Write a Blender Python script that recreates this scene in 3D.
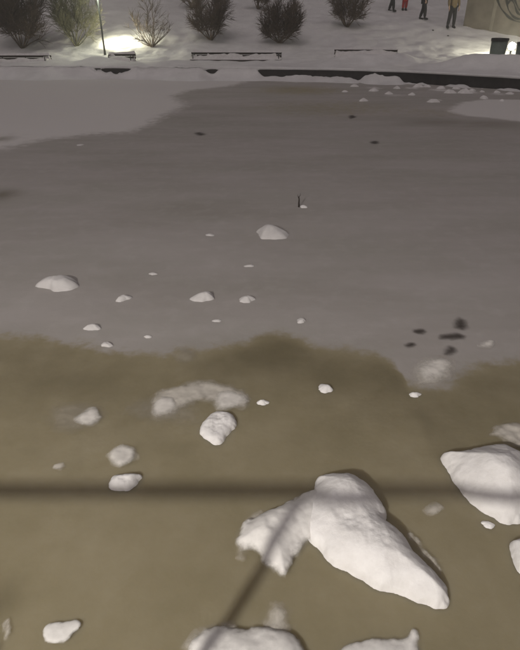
import bpy, bmesh, math, random
import numpy as np
from mathutils import Vector, Matrix

for o in list(bpy.data.objects):
    bpy.data.objects.remove(o)
S = bpy.context.scene
C = S.collection
R = math.radians

# ------------------------------------------------------------------ camera
CAM_H, PITCH, FPX = 2.2, 31.0, 520.0          # photo is 520 x 650 px, focal length 520 px
cam_data = bpy.data.cameras.new('camera')
cam_data.sensor_fit = 'HORIZONTAL'
cam_data.sensor_width = 36.0
cam_data.lens = 36.0
cam_data.clip_start = 0.05
cam_data.clip_end = 600
cam = bpy.data.objects.new('camera', cam_data)
C.objects.link(cam)
cam.location = (0, 0, CAM_H)
cam.rotation_euler = (R(90 - PITCH), 0, 0)
S.camera = cam

# ------------------------------------------------------------------ world: overcast winter night over a town
SUN_EL, SUN_AZ = 62.0, 200.0
world = bpy.data.worlds.new('World')
S.world = world
world.use_nodes = True
wn, wl = world.node_tree.nodes, world.node_tree.links
wn.clear()
sky = wn.new('ShaderNodeTexSky')
sky.sky_type = 'NISHITA'
sky.sun_disc = False
sky.sun_elevation = R(SUN_EL)
sky.sun_rotation = R(SUN_AZ)
sky.dust_density = 6.0
hs = wn.new('ShaderNodeHueSaturation')
hs.inputs['Saturation'].default_value = 0.10
tint = wn.new('ShaderNodeMix'); tint.data_type = 'RGBA'; tint.blend_type = 'MULTIPLY'
tint.inputs['Factor'].default_value = 1.0
tint.inputs['B'].default_value = (1.0, 0.890, 0.890, 1)
bg = wn.new('ShaderNodeBackground')
bg.inputs['Strength'].default_value = 0.0305
wo = wn.new('ShaderNodeOutputWorld')
wl.new(sky.outputs['Color'], hs.inputs['Color'])
wl.new(hs.outputs['Color'], tint.inputs['A'])
wl.new(tint.outputs['Result'], bg.inputs['Color'])
wl.new(bg.outputs['Background'], wo.inputs['Surface'])

sun_data = bpy.data.lights.new('sun', 'SUN')       # the faint glow of the cloud cover
sun_data.energy = 0.04
sun_data.angle = R(40)
sun_data.color = (1.0, 0.93, 0.9)
sun = bpy.data.objects.new('sun', sun_data)
C.objects.link(sun)
sun.rotation_euler = (R(90 - SUN_EL), 0, R(180 - SUN_AZ))

S.view_settings.view_transform = 'Standard'
S.view_settings.look = 'None'
S.view_settings.exposure = 0.0
S.view_settings.gamma = 1.0
S.view_settings.use_curve_mapping = False

# lamp strengths
NEAR_LAMP_W = 1340.0
PARK_LAMP_L = 70.0
FLOOD_LEFT_L = 420.0
FLOOD_RIGHT_L = 560.0

# ------------------------------------------------------------------ pixel -> place
CT, ST = math.cos(R(PITCH)), math.sin(R(PITCH))
def ray(u, v):
    a, b = (u - 260) / FPX, -(v - 325) / FPX
    return np.array([a, CT + b * ST, -ST + b * CT])
def gp(u, v, z=0.0):
    d = ray(u, v); k = (z - CAM_H) / d[2]
    return np.array([d[0] * k, d[1] * k])
def at_y(u, v, Y):
    d = ray(u, v); k = Y / d[1]
    return np.array([d[0] * k, Y, CAM_H + d[2] * k])
def px_per_m(Y, z=0.0):
    return FPX / (Y * CT + (CAM_H - z) * ST)

# ------------------------------------------------------------------ numpy noise
def _hash(i, j, seed):
    n = (i.astype(np.int64) * 374761393 + j.astype(np.int64) * 668265263 + seed * 1274126177) & 0xffffffff
    n = ((n ^ (n >> 13)) * 1274126177) & 0xffffffff
    n = n ^ (n >> 16)
    return (n & 0xffff) / 65535.0
def vnoise(x, y, seed=0):
    x = np.asarray(x, float); y = np.asarray(y, float)
    i, j = np.floor(x), np.floor(y)
    fx, fy = x - i, y - j
    fx = fx * fx * fx * (fx * (fx * 6 - 15) + 10); fy = fy * fy * fy * (fy * (fy * 6 - 15) + 10)
    i = i.astype(np.int64); j = j.astype(np.int64)
    a = _hash(i, j, seed) * (1 - fx) + _hash(i + 1, j, seed) * fx
    b = _hash(i, j + 1, seed) * (1 - fx) + _hash(i + 1, j + 1, seed) * fx
    return (a * (1 - fy) + b * fy) * 2 - 1
def fbm(x, y, seed=0, octv=4):
    t, a, f = 0, 1.0, 1.0
    for k in range(octv):
        t = t + a * vnoise(x * f + 13.7 * k, y * f - 7.1 * k, seed + k); a *= 0.5; f *= 2.03
    return t
def sstep(a, b, x):
    t = np.clip((x - a) / (b - a), 0, 1)
    return t * t * (3 - 2 * t)

# ------------------------------------------------------------------ object helpers
def link_mesh(name, verts, faces, mat, parent=None, smooth=True, attrs=None):
    me = bpy.data.meshes.new(name)
    me.from_pydata([tuple(map(float, v)) for v in verts], [], [tuple(map(int, f)) for f in faces])
    if attrs:
        for k, vals in attrs.items():
            at = me.attributes.new(k, 'FLOAT', 'POINT')
            at.data.foreach_set('value', np.asarray(vals, np.float32))
    if smooth:
        me.polygons.foreach_set('use_smooth', [True] * len(me.polygons))
    me.materials.append(mat)
    me.update()
    o = bpy.data.objects.new(name, me)
    C.objects.link(o)
    if parent: o.parent = parent
    return o
def bm_obj(name, bm, mat, parent=None, smooth=False):
    me = bpy.data.meshes.new(name)
    bm.normal_update()
    bm.to_mesh(me); bm.free()
    if smooth: me.polygons.foreach_set('use_smooth', [True] * len(me.polygons))
    me.materials.append(mat)
    o = bpy.data.objects.new(name, me)
    C.objects.link(o)
    if parent: o.parent = parent
    return o
def empty(name, loc=(0, 0, 0), rz=0):
    o = bpy.data.objects.new(name, None)
    o.empty_display_size = 0.2
    C.objects.link(o); o.location = tuple(map(float, loc)); o.rotation_euler = (0, 0, rz)
    return o
def tag(o, label, cat, group=None):
    o['label'] = label; o['category'] = cat
    if group: o['group'] = group
    return o
def structure(o):
    o['kind'] = 'structure'; return o
def box(bm, c, s, bevel=0.0, rot=None):
    r = bmesh.ops.create_cube(bm, size=1.0)
    vs = r['verts']
    bmesh.ops.scale(bm, vec=s, verts=vs)
    if bevel:
        es = list({e for v in vs for e in v.link_edges})
        rb = bmesh.ops.bevel(bm, geom=es, offset=bevel, segments=2, affect='EDGES', profile=0.6)
        vs = list({v for f in rb['faces'] for v in f.verts} | {v for v in vs if v.is_valid})
    if rot is not None: bmesh.ops.rotate(bm, cent=(0, 0, 0), matrix=rot, verts=vs)
    bmesh.ops.translate(bm, vec=c, verts=vs)
def tube_arrays(p0, p1, r0, r1, n=5):
    p0, p1 = Vector(p0), Vector(p1)
    d = (p1 - p0).normalized()
    a = d.orthogonal().normalized(); b = d.cross(a)
    V = []
    for p, r in ((p0, r0), (p1, r1)):
        for k in range(n):
            t = 2 * math.pi * k / n
            V.append(p + a * (r * math.cos(t)) + b * (r * math.sin(t)))
    F = [(k, (k + 1) % n, n + (k + 1) % n, n + k) for k in range(n)]
    return V, F
class MB:
    def __init__(s): s.v, s.f = [], []
    def add(s, V, F):
        o = len(s.v); s.v += [tuple(p) for p in V]; s.f += [tuple(i + o for i in q) for q in F]
    def tube(s, p0, p1, r0, r1=None, n=6, cap=False):
        V, F = tube_arrays(p0, p1, r0, r0 if r1 is None else r1, n)
        if cap: F = F + [tuple(range(n - 1, -1, -1)), tuple(range(n, 2 * n))]
        s.add(V, F)
    def path(s, pts, radii, n=8, cap=True):
        pts = [Vector(p) for p in pts]
        V, F = [], []
        a = None
        for i, p in enumerate(pts):
            d = (pts[min(i + 1, len(pts) - 1)] - pts[max(i - 1, 0)]).normalized()
            a = d.orthogonal().normalized() if a is None else (a - d * a.dot(d)).normalized()
            b = d.cross(a)
            for k in range(n):
                t = 2 * math.pi * k / n
                V.append(p + a * (radii[i] * math.cos(t)) + b * (radii[i] * math.sin(t)))
        for i in range(len(pts) - 1):
            for k in range(n):
                F.append((i * n + k, i * n + (k + 1) % n, (i + 1) * n + (k + 1) % n, (i + 1) * n + k))
        if cap: F += [tuple(range(n - 1, -1, -1)), tuple(range((len(pts) - 1) * n, len(pts) * n))]
        s.add(V, F)
    def lathe(s, prof, n=24, c=(0, 0, 0)):
        V, F = [], []
        for (r, z) in prof:
            for k in range(n):
                t = 2 * math.pi * k / n
                V.append((c[0] + r * math.cos(t), c[1] + r * math.sin(t), c[2] + z))
        for i in range(len(prof) - 1):
            for k in range(n):
                F.append((i * n + k, i * n + (k + 1) % n, (i + 1) * n + (k + 1) % n, (i + 1) * n + k))
        s.add(V, F)
    def build(s, name, mat, parent=None, smooth=True):
        return link_mesh(name, s.v, s.f, mat, parent, smooth)

# ------------------------------------------------------------------ materials
def new_mat(name):
    m = bpy.data.materials.new(name); m.use_nodes = True
    nt = m.node_tree
    return m, nt, nt.nodes['Principled BSDF'], nt.nodes['Material Output']
def noise_node(nt, scale, detail=4, rough=0.55, coord=None, stretch=None):
    tc = nt.nodes.new('ShaderNodeTexCoord') if coord is None else coord
    n = nt.nodes.new('ShaderNodeTexNoise')
    n.inputs['Scale'].default_value = scale; n.inputs['Detail'].default_value = detail
    n.inputs['Roughness'].default_value = rough
    g = nt.nodes.new('ShaderNodeNewGeometry')
    src = g.outputs['Position']
    if stretch:
        mp = nt.nodes.new('ShaderNodeMapping'); mp.inputs['Scale'].default_value = stretch
        nt.links.new(src, mp.inputs['Vector']); src = mp.outputs['Vector']
    nt.links.new(src, n.inputs['Vector'])
    return n
def ramp(nt, src, stops):
    r = nt.nodes.new('ShaderNodeValToRGB')
    el = r.color_ramp.elements
    while len(el) < len(stops): el.new(0.5)
    for e, (p, c) in zip(el, stops):
        e.position = p; e.color = (*c, 1) if len(c) == 3 else c
    nt.links.new(src, r.inputs['Fac'])
    return r
def mathn(nt, op, a, b=None, c=None, clamp=False):
    m = nt.nodes.new('ShaderNodeMath'); m.operation = op; m.use_clamp = clamp
    for i, x in enumerate((a, b, c)):
        if x is None: continue
        if isinstance(x, (int, float)): m.inputs[i].default_value = x
        else: nt.links.new(x, m.inputs[i])
    return m.outputs[0]
def mixc(nt, f, a, b):
    m = nt.nodes.new('ShaderNodeMix'); m.data_type = 'RGBA'
    for key, x in (('Factor', f), ('A', a), ('B', b)):
        if isinstance(x, tuple): m.inputs[key].default_value = (*x, 1)
        elif isinstance(x, (int, float)): m.inputs[key].default_value = x
        else: nt.links.new(x, m.inputs[key])
    return m.outputs['Result']
def attr(nt, name):
    a = nt.nodes.new('ShaderNodeAttribute'); a.attribute_name = name
    return a.outputs['Fac']
def bump(nt, bsdf, h, strength, dist):
    b = nt.nodes.new('ShaderNodeBump')
    b.inputs['Strength'].default_value = strength; b.inputs['Distance'].default_value = dist
    nt.links.new(h, b.inputs['Height']); nt.links.new(b.outputs['Normal'], bsdf.inputs['Normal'])
def plain(name, col, rough=0.6, var=0.25, scale=12, metal=0.0, bmp=0.0, spec=0.4):
    m, nt, b, o = new_mat(name)
    n = noise_node(nt, scale)
    c0 = tuple(x * (1 - var) for x in col); c1 = tuple(min(1, x * (1 + var)) for x in col)
    r = ramp(nt, n.outputs['Fac'], [(0.3, c0), (0.7, c1)])
    nt.links.new(r.outputs['Color'], b.inputs['Base Color'])
    b.inputs['Roughness'].default_value = rough; b.inputs['Metallic'].default_value = metal
    b.inputs['Specular IOR Level'].default_value = spec
    if bmp: bump(nt, b, n.outputs['Fac'], bmp, 0.02)
    return m
def emitter(name, col, strength):
    m, nt, b, o = new_mat(name)
    b.inputs['Base Color'].default_value = (0.8, 0.8, 0.75, 1)
    b.inputs['Emission Color'].default_value = (*col, 1)
    b.inputs['Emission Strength'].default_value = strength
    return m

def snow_mat(name, lo, hi, big, fine, bs=0.5, bd=0.03, sss=0):
    m, nt, b, o = new_mat(name)
    n1 = noise_node(nt, big, 5, 0.6); n2 = noise_node(nt, fine, 6, 0.65)
    r = ramp(nt, n1.outputs['Fac'], [(0.3, lo), (0.65, hi)])
    nt.links.new(r.outputs['Color'], b.inputs['Base Color'])
    h = mathn(nt, 'MULTIPLY_ADD', n2.outputs['Fac'], 0.35, n1.outputs['Fac'])
    b.inputs['Roughness'].default_value = 0.85
    b.inputs['Specular IOR Level'].default_value = 0.15
    if sss:
        b.inputs['Subsurface Weight'].default_value = 0.6
        b.inputs['Subsurface Scale'].default_value = sss
        b.inputs['Subsurface Radius'].default_value = (1.0, 0.95, 0.9)
    bump(nt, b, h, bs, bd)
    return m
M = {}
M['snow_bank'] = snow_mat('bank_snow', (0.70, 0.69, 0.69), (0.84, 0.83, 0.83), 1.3, 9, 0.5, 0.08)
M['snow_lump'] = snow_mat('lump_snow', (0.80, 0.78, 0.765), (0.90, 0.885, 0.875), 14, 95, 0.38, 0.013)
M['snow_dimmed'] = snow_mat('icy_snow_dimmed', (0.62, 0.60, 0.59), (0.72, 0.70, 0.69), 10, 90, 0.4, 0.01)  # icy grey, darkened so farther clods carry the weaker lamp light in their colour
M['snow_far'] = snow_mat('far_lump_snow', (0.68, 0.66, 0.65), (0.82, 0.80, 0.80), 8, 40, 0.4, 0.02)

def ice_mat():
    m, nt, b, o = new_mat('pond_ice')
    big = noise_node(nt, 1.6, 6, 0.66); mid = noise_node(nt, 5.0, 6, 0.6); fine = noise_node(nt, 45, 4, 0.6)
    streak = noise_node(nt, 1.0, 5, 0.6, stretch=(0.35, 1.3, 1))
    wet = attr(nt, 'wet'); snow = attr(nt, 'snow'); dark = attr(nt, 'dark')
    # ragged melt edge
    j = mathn(nt, 'SUBTRACT', mid.outputs['Fac'], 0.5)
    j2 = mathn(nt, 'SUBTRACT', noise_node(nt, 16, 5, 0.65).outputs['Fac'], 0.5)
    w = mathn(nt, 'MULTIPLY_ADD', j2, 0.45, mathn(nt, 'MULTIPLY_ADD', j, 0.7, wet))
    mr = nt.nodes.new('ShaderNodeMapRange'); mr.interpolation_type = 'SMOOTHSTEP'
    mr.inputs['From Min'].default_value = 0.30; mr.inputs['From Max'].default_value = 0.70
    nt.links.new(w, mr.inputs['Value']); w = mr.outputs['Result']
    blot = noise_node(nt, 0.45, 5, 0.65, stretch=(0.7, 1.2, 1))
    frost = ramp(nt, streak.outputs['Fac'], [(0.25, (0.345, 0.320, 0.294)), (0.55, (0.425, 0.398, 0.380)), (0.8, (0.468, 0.440, 0.422))])
    fm = mixc(nt, mathn(nt, 'MULTIPLY', fine.outputs['Fac'], 0.16), frost.outputs['Color'], (0.50, 0.47, 0.46))
    fm = mixc(nt, mathn(nt, 'MULTIPLY', ramp(nt, blot.outputs['Fac'], [(0.42, (0, 0, 0)), (0.68, (1, 1, 1))]).outputs['Color'], 0.45), fm, (0.325, 0.318, 0.275))
    fm = mixc(nt, mathn(nt, 'MULTIPLY', ramp(nt, mid.outputs['Fac'], [(0.5, (0, 0, 0)), (0.75, (1, 1, 1))]).outputs['Color'], 0.28), fm, (0.55, 0.53, 0.51))
    olive = ramp(nt, big.outputs['Fac'], [(0.28, (0.255, 0.222, 0.138)), (0.5, (0.310, 0.270, 0.178)), (0.72, (0.365, 0.322, 0.225))])
    om = mixc(nt, mathn(nt, 'MULTIPLY', mid.outputs['Fac'], 0.35), olive.outputs['Color'], (0.26, 0.232, 0.155))
    c = mixc(nt, w, fm, om)
    sj = mathn(nt, 'MULTIPLY_ADD', j, 0.5, snow)
    mr2 = nt.nodes.new('ShaderNodeMapRange'); mr2.interpolation_type = 'SMOOTHSTEP'
    mr2.inputs['From Min'].default_value = 0.32; mr2.inputs['From Max'].default_value = 0.68
    nt.links.new(sj, mr2.inputs['Value']); sfac = mr2.outputs['Result']
    c = mixc(nt, mathn(nt, 'MULTIPLY', sfac, 0.9), c, (0.74, 0.715, 0.70))
    dj = mathn(nt, 'MULTIPLY_ADD', j, 0.6, dark)
    dj = mathn(nt, 'MULTIPLY', mathn(nt, 'MAXIMUM', dj, 0.0), 0.75, clamp=True)
    dj = mathn(nt, 'MULTIPLY', dj, mathn(nt, 'GREATER_THAN', dark, 0.003))
    c = mixc(nt, dj, c, (0.125, 0.106, 0.064))
    nt.links.new(c, b.inputs['Base Color'])
    rr = mixc(nt, w, (0.95,) * 3, (0.45,) * 3)
    nt.links.new(rr, b.inputs['Roughness'])
    b.inputs['Specular IOR Level'].default_value = 0.06
    nt.links.new(mathn(nt, 'MULTIPLY_ADD', w, 0.7, 0.2), b.inputs['Subsurface Weight'])
    b.inputs['Subsurface Scale'].default_value = 0.16
    b.inputs['Subsurface Radius'].default_value = (1.0, 0.9, 0.7)
    h = mathn(nt, 'MULTIPLY_ADD', fine.outputs['Fac'], 0.15, mid.outputs['Fac'])
    bump(nt, b, h, 0.18, 0.02)
    return m
M['ice'] = ice_mat()

def slush_mat(name, col, lo, hi, amax, nz, nscale):
    m, nt, b, o = new_mat(name)
    e = attr(nt, 'edge')
    n = noise_node(nt, nscale, 6, 0.68); n2 = noise_node(nt, 9, 4, 0.6)
    f = mathn(nt, 'MULTIPLY_ADD', mathn(nt, 'SUBTRACT', n.outputs['Fac'], 0.5), nz, e)
    f = mathn(nt, 'MULTIPLY_ADD', mathn(nt, 'SUBTRACT', n2.outputs['Fac'], 0.5), nz * 0.9, f)
    mr = nt.nodes.new('ShaderNodeMapRange'); mr.interpolation_type = 'SMOOTHSTEP'
    mr.inputs['From Min'].default_value = lo; mr.inputs['From Max'].default_value = hi
    mr.inputs['To Max'].default_value = amax
    nt.links.new(f, mr.inputs['Value'])
    fade = mathn(nt, 'MULTIPLY', mr.outputs['Result'], mathn(nt, 'MULTIPLY', e, 8.0, clamp=True))
    r = ramp(nt, n.outputs['Fac'], [(0.3, tuple(x * 0.88 for x in col)), (0.7, col)])
    nt.links.new(r.outputs['Color'], b.inputs['Base Color'])
    b.inputs['Roughness'].default_value = 0.6
    b.inputs['Specular IOR Level'].default_value = 0.2
    nt.links.new(fade, b.inputs['Alpha'])
    bump(nt, b, n.outputs['Fac'], 0.2, 0.005)
    return m
M['slush'] = slush_mat('wet_slush', (0.72, 0.68, 0.61), 0.04, 0.95, 0.82, 0.65, 20)
M['slush_faint'] = slush_mat('sunken_slush', (0.50, 0.46, 0.38), 0.05, 1.0, 0.42, 0.5, 26)
M['slush_white'] = slush_mat('half_frozen_slush', (0.86, 0.84, 0.81), -0.02, 0.26, 1.0, 0.14, 45)
M['slush_pale'] = slush_mat('soft_white_slush', (0.82, 0.79, 0.74), 0.0, 0.85, 0.95, 0.45, 26)
M['melt'] = slush_mat('melt_spot', (0.085, 0.072, 0.064), 0.0, 0.95, 0.82, 0.35, 40)

M['stone_dark'] = plain('dark_wet_granite', (0.030, 0.027, 0.026), 0.7, 0.4, 5, bmp=0.4)
M['wood_dark'] = plain('dark_bench_wood', (0.040, 0.030, 0.024), 0.75, 0.35, 20, bmp=0.3)
M['iron'] = plain('black_cast_iron', (0.025, 0.025, 0.026), 0.55, 0.3, 15)
M['steel'] = plain('galvanised_steel', (0.30, 0.30, 0.30), 0.45, 0.15, 20, metal=0.7)
M['lamp_grey'] = plain('lamp_grey_paint', (0.07, 0.075, 0.07), 0.5, 0.2, 15)
M['twig'] = plain('bare_twig', (0.115, 0.084, 0.062), 0.85, 0.4, 6)
M['twig_green'] = plain('olive_twig', (0.10, 0.095, 0.055), 0.85, 0.35, 6)
M['bin_body'] = plain('bin_grey_green', (0.155, 0.185, 0.165), 0.6, 0.15, 9, bmp=0.1)
M['bin_rim'] = plain('bin_black_rim', (0.02, 0.02, 0.02), 0.5, 0.2, 9)
M['concrete'] = plain('beige_concrete', (0.145, 0.125, 0.105), 0.9, 0.25, 2.2, bmp=0.35)
M['concrete_pale'] = plain('pale_concrete_joint', (0.19, 0.17, 0.142), 0.9, 0.12, 4, bmp=0.2)
M['graffiti'] = plain('black_spray_paint', (0.018, 0.018, 0.017), 0.5, 0.2, 20)
M['skin'] = plain('skin', (0.50, 0.34, 0.27), 0.6, 0.06, 20)
M['black_cloth'] = plain('black_cloth', (0.022, 0.021, 0.024), 0.9, 0.3, 30)
M['brown_cloth'] = plain('brown_jacket_cloth', (0.17, 0.125, 0.07), 0.9, 0.25, 18)
M['pale_cloth'] = plain('pale_grey_cloth', (0.36, 0.35, 0.32), 0.9, 0.2, 18)
M['red_cloth'] = plain('red_cloth', (0.38, 0.030, 0.028), 0.85, 0.2, 18)
M['hair'] = plain('dark_hair', (0.03, 0.022, 0.016), 0.7, 0.3, 40)
M['lamp_glow'] = emitter('lamp_glow', (0.93, 1.0, 0.78), PARK_LAMP_L)
M['street_glow'] = emitter('street_lamp_glow', (1.0, 0.93, 0.80), 14)
M['glow_left'] = emitter('glow_left', (1.0, 0.97, 0.70), FLOOD_LEFT_L)
M['glow_right'] = emitter('glow_right', (1.0, 0.97, 0.74), FLOOD_RIGHT_L)
M['quay_top'] = snow_mat('trodden_snow', (0.45, 0.44, 0.43), (0.66, 0.65, 0.64), 2.5, 14, 0.5, 0.05)

# ------------------------------------------------------------------ terrain of the far bank
WX = np.array([-60, -30, -18, -10.4, -4, 0, 2.5, 5.2, 6.8, 8.6, 11, 14, 20, 30, 60], float)
WY = np.array([6, 17, 22.3, 22.9, 22.4, 22.0, 21.8, 20.9, 19.9, 18.7, 17.0, 14.8, 11, 6, 2], float)
_xx = np.linspace(-60, 60, 2401); _yy = np.interp(_xx, WX, WY)
_k = np.exp(-0.5 * (np.arange(-30, 31) / 12.0) ** 2); _k /= _k.sum()
_yy = np.convolve(np.pad(_yy, 30, mode='edge'), _k, mode='valid')
def wall_y(X): return np.interp(X, _xx, _yy)
PY = np.array([0, 22, 23.2, 24.3, 25.5, 27, 30, 34, 45, 70, 130], float)
PZ = np.array([.43, .43, .46, .52, .66, .98, 1.70, 2.40, 4.8, 9.5, 18], float)
def bank_z(X, Y):
    X = np.asarray(X, float); Y = np.asarray(Y, float)
    W = wall_y(X)
    Yp = Y + (22 - W) * np.clip(1 - (Y - W) / 8, 0, 1)
    Yp = np.where(Y - W > 8, Y, Yp)
    z = np.interp(Yp, PY, PZ)
    t = Y - W
    ridge = np.exp(-((t - 1.55 - 0.2 * vnoise(X * .5, X * 0 + 3, 5)) / 0.55) ** 2) * sstep(6.0, 7.6, X) * 0.44 * (1 + 0.12 * vnoise(X * 1.1, X * 0, 8))
    m1 = 0.24 * np.exp(-((X + 6.6) / 0.7) ** 2 - ((Y - 23.9) / 0.5) ** 2)
    m3 = 0.33 * np.exp(-((X - 4.4) / 1.9) ** 4 - ((Y - 23.0) / 0.75) ** 2) + 0.02 * np.exp(-((X + 1.0) / 2.6) ** 4 - ((Y - 23.9) / 0.7) ** 2)
    m2 = m3 + 0.10 * np.exp(-((X + 3.6) / 1.0) ** 2 - ((Y - 23.3) / 0.5) ** 2)
    z = z + ridge + m1 + m2
    a = np.clip(t / 1.5, 0.15, 1)
    z = z + a * (0.05 * fbm(X * .45, Y * .45, 21, 3) + 0.035 * fbm(X * 1.6, Y * 1.6, 31, 3))
    return z
def on_bank(u, v):
    d = ray(u, v)
    for Y in np.arange(15, 60, 0.02):
        k = Y / d[1]; X = d[0] * k; z = CAM_H + d[2] * k
        if Y > wall_y(X) + 0.05 and z <= float(bank_z(X, Y)): return np.array([X, Y, z])
    return at_y(u, v, 40.0)
def stand(u, v, Y):                      # a place at distance Y in that direction, on the snow
    p = at_y(u, v, Y); p[2] = float(bank_z(p[0], Y)); return p

def cover(X):                            # where drifted snow hides the stone edge
    X = np.asarray(X, float)
    c = np.ones_like(X)
    for a, b, lv in ((-6.55, -5.15, 0.63), (-2.2, -1.7, 0.6), (0.0, 3.9, 0.36), (3.9, 5.1, 0.74), (5.1, 40, 0.16), (-60, -16, 1)):
        w = sstep(a - 0.25, a + 0.2, X) * (1 - sstep(b - 0.2, b + 0.25, X))
        c = c * (1 - w) + lv * w
    return np.clip(c + 0.13 * fbm(X * 1.3, X * 0 + 2, 77, 4) + 0.07 * fbm(X * 5.0, X * 0 + 2, 78, 3), 0, 1.05)

# ice sheet
def spaced(lo, hi, n, core, frac):       # dense inside core, wider outside
    c0, c1 = core
    nin = int(n * frac); nl = (n - nin) // 2
    left = c0 - (np.linspace(1, 0, nl, endpoint=False) ** 2) * (c0 - lo)
    right = c1 + (np.linspace(0, 1, nl + 1)[1:] ** 2) * (hi - c1)
    return np.concatenate([left, np.linspace(c0, c1, nin), right])
xs = spaced(-60, 60, 400, (-4, 4), 0.6)
ys = np.concatenate([np.linspace(0.2, 1.0, 6, endpoint=False), 1.0 * (24.5 / 1.0) ** np.linspace(0, 1, 330)])
GX, GY = np.meshgrid(xs, ys)
def poly_d(px, py, P):                   # signed distance to closed polygon, inside positive
    n = len(P)
    d = np.full(px.shape, 1e9); inside = np.zeros(px.shape, bool)
    for i in range(n):
        ax, ay = P[i]; bx, by = P[(i + 1) % n]
        ex, ey = bx - ax, by - ay
        L = ex * ex + ey * ey + 1e-12
        t = np.clip(((px - ax) * ex + (py - ay) * ey) / L, 0, 1)
        d = np.minimum(d, np.hypot(px - ax - t * ex, py - ay - t * ey))
        cr = ((ay > py) != (by > py)) & (px < ex * (py - ay) / (ey if abs(ey) > 1e-12 else 1e-12) + ax)
        inside ^= cr
    return np.where(inside, d, -d)
def smooth_closed(P, k=8):
    P = np.asarray(P, float); n = len(P); out = []
    for i in range(n):
        p0, p1, p2, p3 = P[i - 1], P[i], P[(i + 1) % n], P[(i + 2) % n]
        for t in np.linspace(0, 1, k, endpoint=False):
            out.append(0.5 * (2 * p1 + (p2 - p0) * t + (2 * p0 - 5 * p1 + 4 * p2 - p3) * t * t + (3 * p1 - p0 - 3 * p2 + p3) * t ** 3))
    return np.array(out)
# edge of the thawed, olive coloured water-ice (pixels turned into places on the ice)
edge_px = [(-160, 330), (0, 335), (40, 338), (90, 346), (125, 352), (165, 352), (200, 349), (235, 344), (262, 335), (282, 331), (300, 337), (315, 346),
           (350, 349), (380, 355), (395, 364), (405, 383), (425, 391), (450, 384), (468, 368), (490, 362), (520, 361), (700, 352)]
ew = np.array([gp(*p) for p in edge_px])
edgeY = np.interp(GX, ew[:, 0], ew[:, 1])
sl = edgeY - GY
wet = np.clip(0.5 + sl / 0.42, 0, 1)
# olive, waterlogged strip under the middle of the far edge
def ell(u, v, wu, wv, soft=1.0):
    c = gp(u, v); a = abs(gp(u + wu, v)[0] - c[0]); b = abs(gp(u, v - wv)[1] - gp(u, v + wv)[1]) / 2
    return np.exp(-(((GX - c[0]) / a) ** 2 + ((GY - c[1]) / b) ** 2) * soft)
wet = np.maximum(wet, 0.62 * ell(300, 90, 70, 7))
wet = np.maximum(wet, 0.50 * ell(330, 108, 150, 14))
wet = np.maximum(wet, 0.45 * ell(430, 112, 60, 9))
snowP = np.array([gp(*p) for p in [(-300, 155), (0, 149), (40, 140), (90, 134), (130, 132), (150, 124), (165, 114), (185, 106), (172, 96), (190, 90), (230, 86), (250, 80), (150, 74), (-300, 70)]])
snow = np.clip(0.5 + poly_d(GX, GY, snowP) / 1.6, 0, 1)
sp2 = np.array([gp(*p) for p in [(446, 111), (460, 102), (485, 99), (560, 100), (640, 112), (600, 128), (520, 122), (490, 118), (465, 116)]])
snow = np.maximum(snow, np.clip(0.45 + poly_d(GX, GY, sp2) / 0.8, 0, 1))
for (u, v, a, b, q_) in ((412, 88, 12, 2.0, .62), (440, 90, 16, 2.2, .68), (470, 92, 16, 2.4, .62), (500, 94, 18, 2.0, .6), (375, 88, 14, 2.5, .55), (395, 95, 20, 2.5, .5), (435, 100, 12, 2.5, .55), (363, 100, 9, 2, .5), (300, 82, 50, 1.8, .5)):
    snow = np.maximum(snow, q_ * ell(u, v, a, b))
dark = 0.75 * np.exp(-((sl - 0.32) / 0.42) ** 2) * sstep(0.0, 0.2, sl)
dark *= 0.65 + 0.45 * fbm(GX * 1.2, GY * 1.2, 5, 3)
dark = np.clip(dark, 0, 1)
for (u, v, a, b, s) in ((0, 195, 18, 6, .8), (0, 139, 12, 3, .8), (0, 600, 16, 22, .6), (425, 400, 60, 10, .35), (500, 385, 50, 14, .5), (440, 122, 40, 4, .5), (490, 124, 40, 4, .5)):
    dark = np.maximum(dark, s * ell(u, v, a, b))
nx, ny = len(xs), len(ys)
V = np.stack([GX.ravel(), GY.ravel(), np.zeros(nx * ny)], 1)
idx = np.arange(nx * ny).reshape(ny, nx)
F = np.stack([idx[:-1, :-1].ravel(), idx[:-1, 1:].ravel(), idx[1:, 1:].ravel(), idx[1:, :-1].ravel()], 1)
pond = structure(link_mesh('pond_ice', V, F, M['ice'], attrs={'wet': wet.ravel(), 'snow': snow.ravel(), 'dark': dark.ravel()}))

# snow covered bank
bx_ = spaced(-60, 60, 420, (-13, 13), 0.75)
cv = cover(bx_)
W0 = wall_y(bx_)
rows = []
ln = 1.0 + 0.5 * vnoise(bx_ * .7, bx_ * 0 + 1, 44)
lipx = 0.02 * vnoise(bx_ * 3, bx_ * 0, 9)
top0 = bank_z(bx_, W0)
for t in np.linspace(-1.9, -0.16, 14):
    q = np.clip(1 + t / ln, 0, 1)
    z = cv * (top0 + 0.02) * q ** 1.5 + 0.03 * q * fbm(bx_ * 3, bx_ * 0 + t * 3, 3, 3) - 0.035
    z = np.where(q <= 0, -0.05, z)
    rows.append((W0 + t, z))
k = sstep(0.55, 0.85, cv)                # 1 = covered, 0 = stone shows
rows.append((W0 - 0.13, np.maximum(rows[-1][1], cv * top0 - 0.05)))
zl = rows[-1][1]
rows.append((W0 + 0.05 * (1 - k) - 0.12 * k, zl * 0.98 * k + (1 - k) * -0.1))
rows.append((W0 + 0.05 * (1 - k) - 0.115 * k, k * (zl + 0.02) + (1 - k) * 0.31))
rows.append((W0 - 0.11 + lipx, np.where(k > 0.5, np.maximum(zl + 0.03, 0.352), 0.352)))
rows.append((W0 - 0.125 + lipx, np.maximum(top0 - 0.035, 0.37)))
rows.append((W0 - 0.09 + lipx, top0 - 0.005))
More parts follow.
